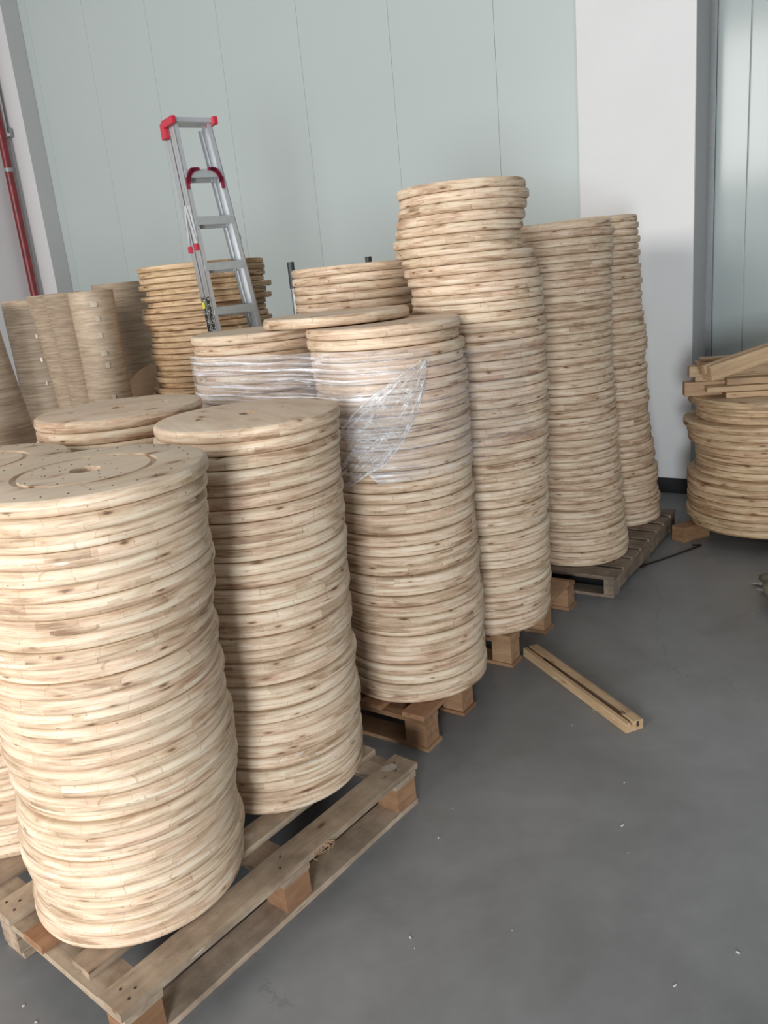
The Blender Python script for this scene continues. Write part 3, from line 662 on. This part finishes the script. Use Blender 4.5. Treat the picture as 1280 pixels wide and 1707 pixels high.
def tube(cx, cy, zt, R, label, lean=(0, 0), seam=-1.7, h=1.75, marks=()):
    o = empty('veneer_tube', (cx, cy, 0)); tag(o, label, 'wooden tube', 'bent veneer tubes standing at the left')
    bm = bmesh.new(); seg = 64; rings = []
    H_ = zt
    for j in range(15):
        zz = H_ * j / 14; ring = []
        for rr in (R, R - .008):
            ring.append([bm.verts.new(((rr + .0025 * math.sin(zz * 9 + q * .2)) * math.cos(seam + 2 * PI * q / (seg - 1)) + lean[0] * (zz - zt), (rr) * math.sin(seam + 2 * PI * q / (seg - 1)) + lean[1] * (zz - zt), zz)) for q in range(seg)])
        rings.append(ring)
    for j in range(14):
        for q in range(seg - 1):
            bm.faces.new((rings[j][0][q], rings[j][0][q + 1], rings[j + 1][0][q + 1], rings[j + 1][0][q]))
            bm.faces.new((rings[j][1][q + 1], rings[j][1][q], rings[j + 1][1][q], rings[j + 1][1][q + 1]))
    for q in range(seg - 1): bm.faces.new((rings[14][0][q], rings[14][0][q + 1], rings[14][1][q + 1], rings[14][1][q]))
    finish(bm, 'tube_wall', m_veneer, o, smooth=True, angle=.8)
    for (a_, zz, w_) in marks:
        bm = bmesh.new(); vv = []
        for dz in (-.013, .013):
            vv.append([bm.verts.new(((R + .004) * math.cos(a_ + d_ * w_ / R) + lean[0] * (zz - zt), (R + .004) * math.sin(a_ + d_ * w_ / R) + lean[1] * (zz - zt), zz + dz)) for d_ in (-.5, 0, .5)])
        for q in range(2): bm.faces.new((vv[0][q], vv[0][q + 1], vv[1][q + 1], vv[1][q]))
        to = finish(bm, 'tape_mark', m_tape, o); md = to.modifiers.new('s', 'SOLIDIFY'); md.thickness = .001
    return o
tube(-1.365, 4.235, 1.665, .108, 'front right veneer tube with a row of shiny tape marks', (-.005, 0), -2.2, marks=((-1.22, 1.60, .03), (-1.20, 1.45, .022), (-1.16, 1.53, .02), (-1.18, 1.36, .03), (-1.12, 1.30, .02), (-1.12, 1.14, .02)))
tube(-1.573, 4.48, 1.672, .115, 'leaning veneer tube, middle one of the three in a fan', (-.06, 0), -2.1)
tube(-1.765, 4.785, 1.675, .130, 'leaning veneer tube, leftmost of the three in a fan, small paper tag', (-.09, 0), -2.0, marks=((-1.1, 1.05, .03),))
tube(-2.01, 5.12, 1.665, .175, 'upright dark veneer tube left of the fan with tape dots', (0, 0), -2.4, marks=((-1.27, 1.59, .014), (-1.27, 1.45, .014), (-1.27, 1.31, .014), (-1.26, 1.17, .014)))
tube(-1.55, 5.40, 1.715, .17, 'veneer tube farthest right, beside the rough stack', (-.01, 0), -2.5)
tube(-1.555, 3.147, 1.66, .15, 'nearest veneer tube, cut off by the left picture edge', (-.12, 0), -2.0)
tube(-2.27, 4.72, 1.68, .15, 'shadowed veneer tube at the far left edge', (0, 0), -2.0)


# thin round board leaning in front of the rough stack
bm = bmesh.new(); bmesh.ops.create_cone(bm, cap_ends=True, segments=64, radius1=.275, radius2=.275, depth=.012); bmesh.ops.bevel(bm, geom=[e for e in bm.edges if len(e.link_faces) == 2 and abs(e.link_faces[0].normal.dot(e.link_faces[1].normal)) < .3], offset=.002, segments=1, affect='EDGES')
ld = finish(bm, 'round_board', wood('thin_board', ((.26, .17, .10), (.38, .27, .17), (.46, .34, .23), (.55, .43, .30)), plank=.3, ply=False, knots=.3, contrast=.8), None, (-1.235, 4.93, .96), (math.radians(80), 0, math.radians(14)))
tag(ld, 'thin round board standing upright between the tubes and the rough stack', 'wooden disc')

# ------------------------------------------------------------------ step ladder
m_alu = plain('aluminium', (.56, .57, .575), .34, .55, .04, 20)
m_alu2 = plain('aluminium_tread', (.47, .50, .49), .42, .5, .05, 40)
m_redp = plain('red_plastic', (.50, .02, .045), .4, 0, .05)
m_stk = None
k = NT('sticker_print'); tc = k.n('ShaderNodeTexCoord').outputs['Object']; x, y, z_ = k.sep(tc)
wn = k.n('ShaderNodeTexWhiteNoise', noise_dimensions='2D'); k.l(k.combine(k.math('FLOOR', k.math('MULTIPLY', y, 180)), k.math('FLOOR', k.math('MULTIPLY', z_, 260)), 0), wn.inputs['Vector'])
k.color(k.ramp(wn.outputs['Value'], [(.86, (.015, .015, .015)), (.88, (.6, .6, .58))], 'CONSTANT')); k.rough(.4); m_stk = k.m
m_yel = plain('yellow_sticker', (.72, .68, .05), .4)
def ladder():
    base = Vector((-.485, 4.08, 0)); yaw = math.radians(32)
    o = empty('step_ladder', base, yaw)
    tag(o, 'folded aluminium step ladder with red plastic caps standing behind the stacks', 'ladder')
    Hh = 2.34; wt, wb_ = .09, .165        # half widths top and bottom
    lean = -.235                            # top leans a little to the left
    def X(side, z): u = z / Hh; return side * (wb_ + (wt - wb_) * u) + lean * u
    def rail(side, y0, dep, zt, name='rail'):
        bm = bmesh.new()
        wx = .022
        # C-shaped profile: web outside and two flanges
        for (x0, x1, ya, yb) in ((0, .004, 0, dep), (0, wx, 0, .004), (0, wx, dep - .004, dep), (0, .007, dep * .45, dep * .55)):
            vsA = []
            for z in (0.0, zt):
                xc = X(side, z)
                q = [(xc - side * a_, y_) for a_, y_ in ((x0, ya), (x1, ya), (x1, yb), (x0, yb))]
                vsA.append([bm.verts.new((a_, y0 + b_, z)) for a_, b_ in q])
            for i in range(4): bm.faces.new((vsA[0][i], vsA[0][(i + 1) % 4], vsA[1][(i + 1) % 4], vsA[1][i]))
            bm.faces.new(vsA[0]); bm.faces.new(vsA[1])
        bmesh.ops.recalc_face_normals(bm, faces=bm.faces)
        return finish(bm, name, m_alu, o)
    for s_ in (-1, 1):
        rail(s_, 0, .062, Hh); rail(s_, .070, .050, Hh - .02)
    zs = [Hh - .203 * i for i in range(1, 12) if Hh - .203 * i > .1]
    for i, z in enumerate(zs):
        bm = bmesh.new(); w2 = (X(1, z) - X(-1, z)) - .044; cx = (X(1, z) + X(-1, z)) / 2
        bm_box(bm, (cx, .036, z), (w2 + .03, .075, .006)); bm_box(bm, (cx, .0, z - .014), (w2 + .03, .005, .034)); bm_box(bm, (cx, .072, z - .012), (w2 + .03, .004, .026))
        for q in range(4): bm_box(bm, (cx, .012 + q * .016, z + .004), (w2 + .02, .005, .003))
        finish(bm, 'tread', m_alu2, o)
        bm = bmesh.new(); bm_box(bm, (cx, .095, z - .03), (w2 + .03, .02, .022)); finish(bm, 'rear_rung', m_alu, o)
    box('top_plate', (lean, .045, Hh + .004), (wt * 2 + .015, .12, .022), m_alu, o, bevel=.003)
    for s_ in (-1, 1):
        bm = bmesh.new(); bm_box(bm, (X(s_, Hh) + s_ * .008, .03, Hh + .0), (.022, .135, .034), bevel=.005)
        if s_ < 0: bm_box(bm, (X(s_, Hh) - .004, .10, Hh - .025), (.026, .055, .07), bevel=.006)
        finish(bm, 'end_cap', m_redp, o)
        # corner brace on the second tread
        z = zs[0]; bm = bmesh.new(); xi = X(s_, z) - s_ * .012
        for q in range(14):
            a_ = PI / 2 * q / 13; bm_box(bm, (xi - s_ * (.006 + .042 * (1 - math.cos(a_))), -.004, z - .052 + .052 * math.sin(a_) + .004), (.018, .008, .016), rz=0)
        bm_box(bm, (xi - s_ * .045, -.004, z + .004), (.04, .008, .014)); bm_box(bm, (xi, -.004, z - .055), (.014, .008, .05))
        finish(bm, 'corner_brace', plain('dark_red_brace', (.22, .015, .04), .4), o)
        box('foot', (X(s_, 0) - s_ * .01, .03, .012), (.034, .07, .024), m_redp, o, bevel=.004)
        box('foot', (X(s_, 0) - s_ * .01, .095, .012), (.034, .05, .024), m_redp, o, bevel=.004)
        for z in (1.52, 1.2): 
            bm = bmesh.new(); bm_tube(bm, [(X(s_, z) + s_ * .001, .03, z), (X(s_, z) + s_ * .006, .03, z)], .006, 8); finish(bm, 'rivet', m_trim, o)
    # spreader on the left side with red ends
    zt_, zb_ = Hh - .35, Hh - .52
    bm = bmesh.new(); bm_tube(bm, [(X(-1, zt_) - .006, .055, zt_), (X(-1, zb_) - .006, .015, zb_)], .005, 8); finish(bm, 'spreader', m_alu, o)
    bm = bmesh.new(); bm_tube(bm, [(X(-1, zt_) - .006, .06, zt_), (X(-1, zb_) - .006, .105, zb_)], .005, 8); finish(bm, 'spreader', m_alu, o)
    box('spreader_end', (X(-1, zb_) - .007, .016, zb_ - .01), (.014, .026, .03), m_redp, o, bevel=.003)
    box('spreader_end', (X(-1, zb_) - .007, .10, zb_ - .018), (.014, .026, .03), m_redp, o, bevel=.003)
    # printed stickers on the left rails
    for (y_, z1, z0, w_) in ((.031, 1.585, 1.43, .036), (.095, 1.585, 1.42, .030)):
        zc = (z1 + z0) / 2; st = box('sticker', (X(-1, zc) - .0015, y_, zc), (.0016, w_, z1 - z0), m_stk, o, rot=(0, -math.atan((wb_ - wt + lean) / Hh) * 0 + math.atan((X(-1, z1) - X(-1, z0)) / (z1 - z0)), 0))
    zc = 1.545; box('yellow_sticker', (X(-1, zc) - .003, .095, zc), (.0016, .028, .03), m_yel, o)
    bm = bmesh.new(); bm_tube(bm, [(X(1, Hh - .50) + .004, .03, Hh - .50), (X(1, Hh - .50) + .012, .03, Hh - .50)], .014, 12); finish(bm, 'latch', m_line, o)
ladder()

# ------------------------------------------------------------------ posts behind the back stack
m_post = plain('dark_grip', (.035, .04, .042), .45)
m_steel = plain('grey_steel_tube', (.30, .31, .32), .35, .7)
def post(p, top, label, lean=.0):
    o = empty('steel_post', (p[0], p[1], 0)); tag(o, label, 'post')
    bm = bmesh.new(); bm_tube(bm, [(0, 0, 0), (-lean * .9, 0, top - .1)], .014, 12); finish(bm, 'tube', m_steel, o, smooth=True, angle=1)
    bm = bmesh.new(); bm_tube(bm, [(-lean * .88, 0, top - .125), (-lean, 0, top)], .0175, 12); finish(bm, 'grip', m_post, o, smooth=True, angle=1)
post((-.338, 4.136), 1.708, 'steel post with dark grip left of the stack by the ladder')
post((.046, 4.30), 1.702, 'short visible tip of a steel post behind the middle back stack')


# ------------------------------------------------------------------ stretch film round the middle stacks
k = NT('stretch_film'); tc = k.n('ShaderNodeTexCoord').outputs['UV']; x, y, z_ = k.sep(tc)
tr = k.n('ShaderNodeBsdfTransparent'); tr.inputs[0].default_value = (.97, .97, .98, 1)
wav = k.math('MULTIPLY', k.noise(k.combine(k.math('MULTIPLY', x, 1.6), 0, 0), 1, 2), .05)
v1 = k.combine(k.math('MULTIPLY', x, 1.7), k.math('MULTIPLY', k.math('ADD', y, wav), 95.0), 0)
v2 = k.combine(k.math('MULTIPLY', x, 9.0), k.math('MULTIPLY', k.math('ADD', y, wav), 30.0), 3.0)
f1 = k.noise(v1, 1, 3, .6, .15); f2 = k.noise(v2, 1, 4, .6)
fr = k.ramp(f1, [(.44, (.05,) * 3), (.55, (.30,) * 3), (.64, (.95,) * 3)])
fr = k.math('MULTIPLY', fr, k.ramp(f2, [(.30, (.35,) * 3), (.62, (1,) * 3)]))
ox = k.sep(k.n('ShaderNodeTexCoord').outputs['Object'])[0]
fade = k.ramp(k.math('MULTIPLY', k.math('ADD', ox, 1.0), .6), [(.56, (1,) * 3), (.70, (.28,) * 3)])
cb = k.ramp(k.noise(k.vmath('MULTIPLY', k.n('ShaderNodeTexCoord').outputs['Object'], (13, 13, 75)), 1, 4, .65, 1.0), [(.56, (0, 0, 0)), (.68, (.40,) * 3)])
fr = k.math('ADD', k.math('MULTIPLY', k.math('ADD', fr, .10), fade), k.math('MULTIPLY', cb, k.math('ADD', k.math('MULTIPLY', fade, .6), .3)))
k.color((.90, .89, .91)); k.rough(.22); k.b.inputs['Specular IOR Level'].default_value = .9
k.bump(k.math('ADD', f1, k.math('MULTIPLY', f2, .5)), 1.0, .008)
ms = k.n('ShaderNodeMixShader'); k.l(fr, ms.inputs[0]); k.l(tr.outputs[0], ms.inputs[1]); k.l(k.b.outputs[0], ms.inputs[2]); k.l(ms.outputs[0], k.out.inputs[0])
m_film = k.m
def hull_path(circs, r, step=.02):
    pts = []
    for (cx, cy) in circs:
        for q in range(72): pts.append((cx + r * math.cos(2 * PI * q / 72), cy + r * math.sin(2 * PI * q / 72)))
    pts = sorted(set(pts))
    def half(ps):
        h = []
        for p in ps:
            while len(h) > 1 and (h[-1][0] - h[-2][0]) * (p[1] - h[-2][1]) - (h[-1][1] - h[-2][1]) * (p[0] - h[-2][0]) <= 0: h.pop()
            h.append(p)
        return h
    h = half(pts)[:-1] + half(pts[::-1])[:-1]
    out = []; n = len(h)
    for i in range(n):
        a_ = Vector(h[i]); b_ = Vector(h[(i + 1) % n]); m_ = max(1, int((b_ - a_).length / step))
        for j in range(m_): out.append(a_.lerp(b_, j / m_))
    return out
path = hull_path([(-.415, 3.23), (.063, 2.84), (.414, 3.295), (-.03, 3.68)], .281)
def film_band(ztop, zbot, name, label):
    bm = bmesh.new(); uvl = bm.loops.layers.uv.new('UVMap'); n_ = len(path); rows = 22; g = []; S = [0.0]
    for i in range(n_): S.append(S[-1] + (path[(i + 1) % n_] - path[i]).length)
    cen = Vector((0, 3.25))
    for i in range(n_ + 1):
        p = path[i % n_]; colv = []
        zt_, zb_ = ztop(p), zbot(p)
        for j in range(rows):
            z = zb_ + (zt_ - zb_) * j / (rows - 1)
            nn = (p - cen).normalized(); q = .0035 * noise.noise(Vector((S[i] * 3, z * 40, 0)))
            colv.append((bm.verts.new((p.x + nn.x * q, p.y + nn.y * q, z)), S[i], z))
        g.append(colv)
    for i in range(n_):
        for j in range(rows - 1):
            qd = (g[i][j], g[i + 1][j], g[i + 1][j + 1], g[i][j + 1])
            f_ = bm.faces.new([a_[0] for a_ in qd])
            for lp, a_ in zip(f_.loops, qd): lp[uvl].uv = (a_[1], a_[2])
    o = finish(bm, name, m_film, smooth=True); tag(o, label, 'plastic film'); return o
def ztop(p):
    return 1.375 + .012 * noise.noise(Vector((p.x * 3, p.y * 3, 0))) - (.03 if p.x > .2 else 0)
def zbot(p):
    return (1.165 - .21 * min(1, max(0, (p.x + .14) / .12))) + .02 * noise.noise(Vector((p.x * 4, p.y * 4, 2)))
film_band(ztop, zbot, 'stretch_film', 'clear stretch film wrapped in glossy horizontal pleats around the middle stacks')

# loose crumpled flap of film hanging on the third stack
k = NT('crumpled_film'); tc = k.n('ShaderNodeTexCoord').outputs['Object']
tr = k.n('ShaderNodeBsdfTransparent'); tr.inputs[0].default_value = (.96, .96, .97, 1)
uv = k.n('ShaderNodeTexCoord').outputs['UV']; x, y, z_ = k.sep(uv)
f0 = k.noise(uv, 5.0, 4, .6)
f1 = k.noise(k.combine(k.math('ADD', k.math('MULTIPLY', x, 2.6), f0), k.math('ADD', k.math('MULTIPLY', y, 11.0), k.math('MULTIPLY', f0, 3.0)), 0), 1, 4, .6, .6)
f3 = k.noise(k.vmath('MULTIPLY', tc, (22, 22, 60)), 1, 4, .7, 1.0)
fr = k.ramp(f1, [(.40, (.07,) * 3), (.54, (.24,) * 3), (.64, (.85,) * 3)])
fr = k.math('ADD', fr, k.ramp(f3, [(.50, (0, 0, 0)), (.66, (.45,) * 3)]))
ed = k.math('GREATER_THAN', k.math('ABSOLUTE', k.math('SUBTRACT', y, .5)), .475)
fr = k.math('ADD', fr, k.math('MULTIPLY', ed, .35))
k.color((.9, .9, .9)); k.rough(.15); k.b.inputs['Specular IOR Level'].default_value = 1.0; k.bump(k.math('ADD', f1, f3), 1.0, .012)
ms = k.n('ShaderNodeMixShader'); k.l(fr, ms.inputs[0]); k.l(tr.outputs[0], ms.inputs[1]); k.l(k.b.outputs[0], ms.inputs[2]); k.l(ms.outputs[0], k.out.inputs[0])
m_film2 = k.m
bm = bmesh.new(); uvl = bm.loops.layers.uv.new('UVMap'); nu, nv = 60, 26; g = []
for i in range(nu + 1):
    u = i / nu; row = []
    ph = math.radians(-66 + (-137 + 66) * u ** 1.1); zc = 1.335 + (.955 - 1.335) * u
    half = .012 + .085 * math.sin(min(1, u * 1.25) * PI * .62) * (1 - .55 * max(0, u - .7) / .3)
    for j in range(nv + 1):
        v = j / nv * 2 - 1
        z = zc - v * half * .62; a_ = ph + v * half * .72 / .27
        r = .27 + .014 + .012 * abs(noise.fractal(Vector((u * 7, v * 2.2, 0)), 1, 2, 4)) + .006 * (1 - v * v)
        row.append(bm.verts.new((.063 + r * math.cos(a_), 2.84 + r * math.sin(a_), z)))
    g.append(row)
for i in range(nu):
    for j in range(nv):
        f_ = bm.faces.new((g[i][j], g[i + 1][j], g[i + 1][j + 1], g[i][j + 1]))
        for lp, (a_, c_) in zip(f_.loops, ((i, j), (i + 1, j), (i + 1, j + 1), (i, j + 1))): lp[uvl].uv = (a_ / nu, c_ / nv)
tag(finish(bm, 'film_flap', m_film2, smooth=True), 'loose crumpled flap of clear film hanging down the third stack', 'plastic film')

# ------------------------------------------------------------------ small wood chips on the floor
bm = bmesh.new(); rs = random.Random(8)
for i in range(26):
    x = rs.uniform(-.2, 1.7); y = rs.uniform(1.0, 3.6)
    if (y - 1.3) > 1.05 * (x + .75): continue
    s_ = rs.uniform(.0012, .004)
    bm_box(bm, (x, y, .0015), (s_ * rs.uniform(1, 3), s_, .002), rs.uniform(0, 3))
for (x, y) in ((-.98, 1.55), (-.93, 1.50)): bm_box(bm, (x, y, .0015), (.006, .004, .002), .5)
tag(finish(bm, 'wood_chips', plain('pale_chip', (.62, .58, .52), .7)), 'tiny pale wood chips scattered over the concrete floor', 'debris', kind='stuff')
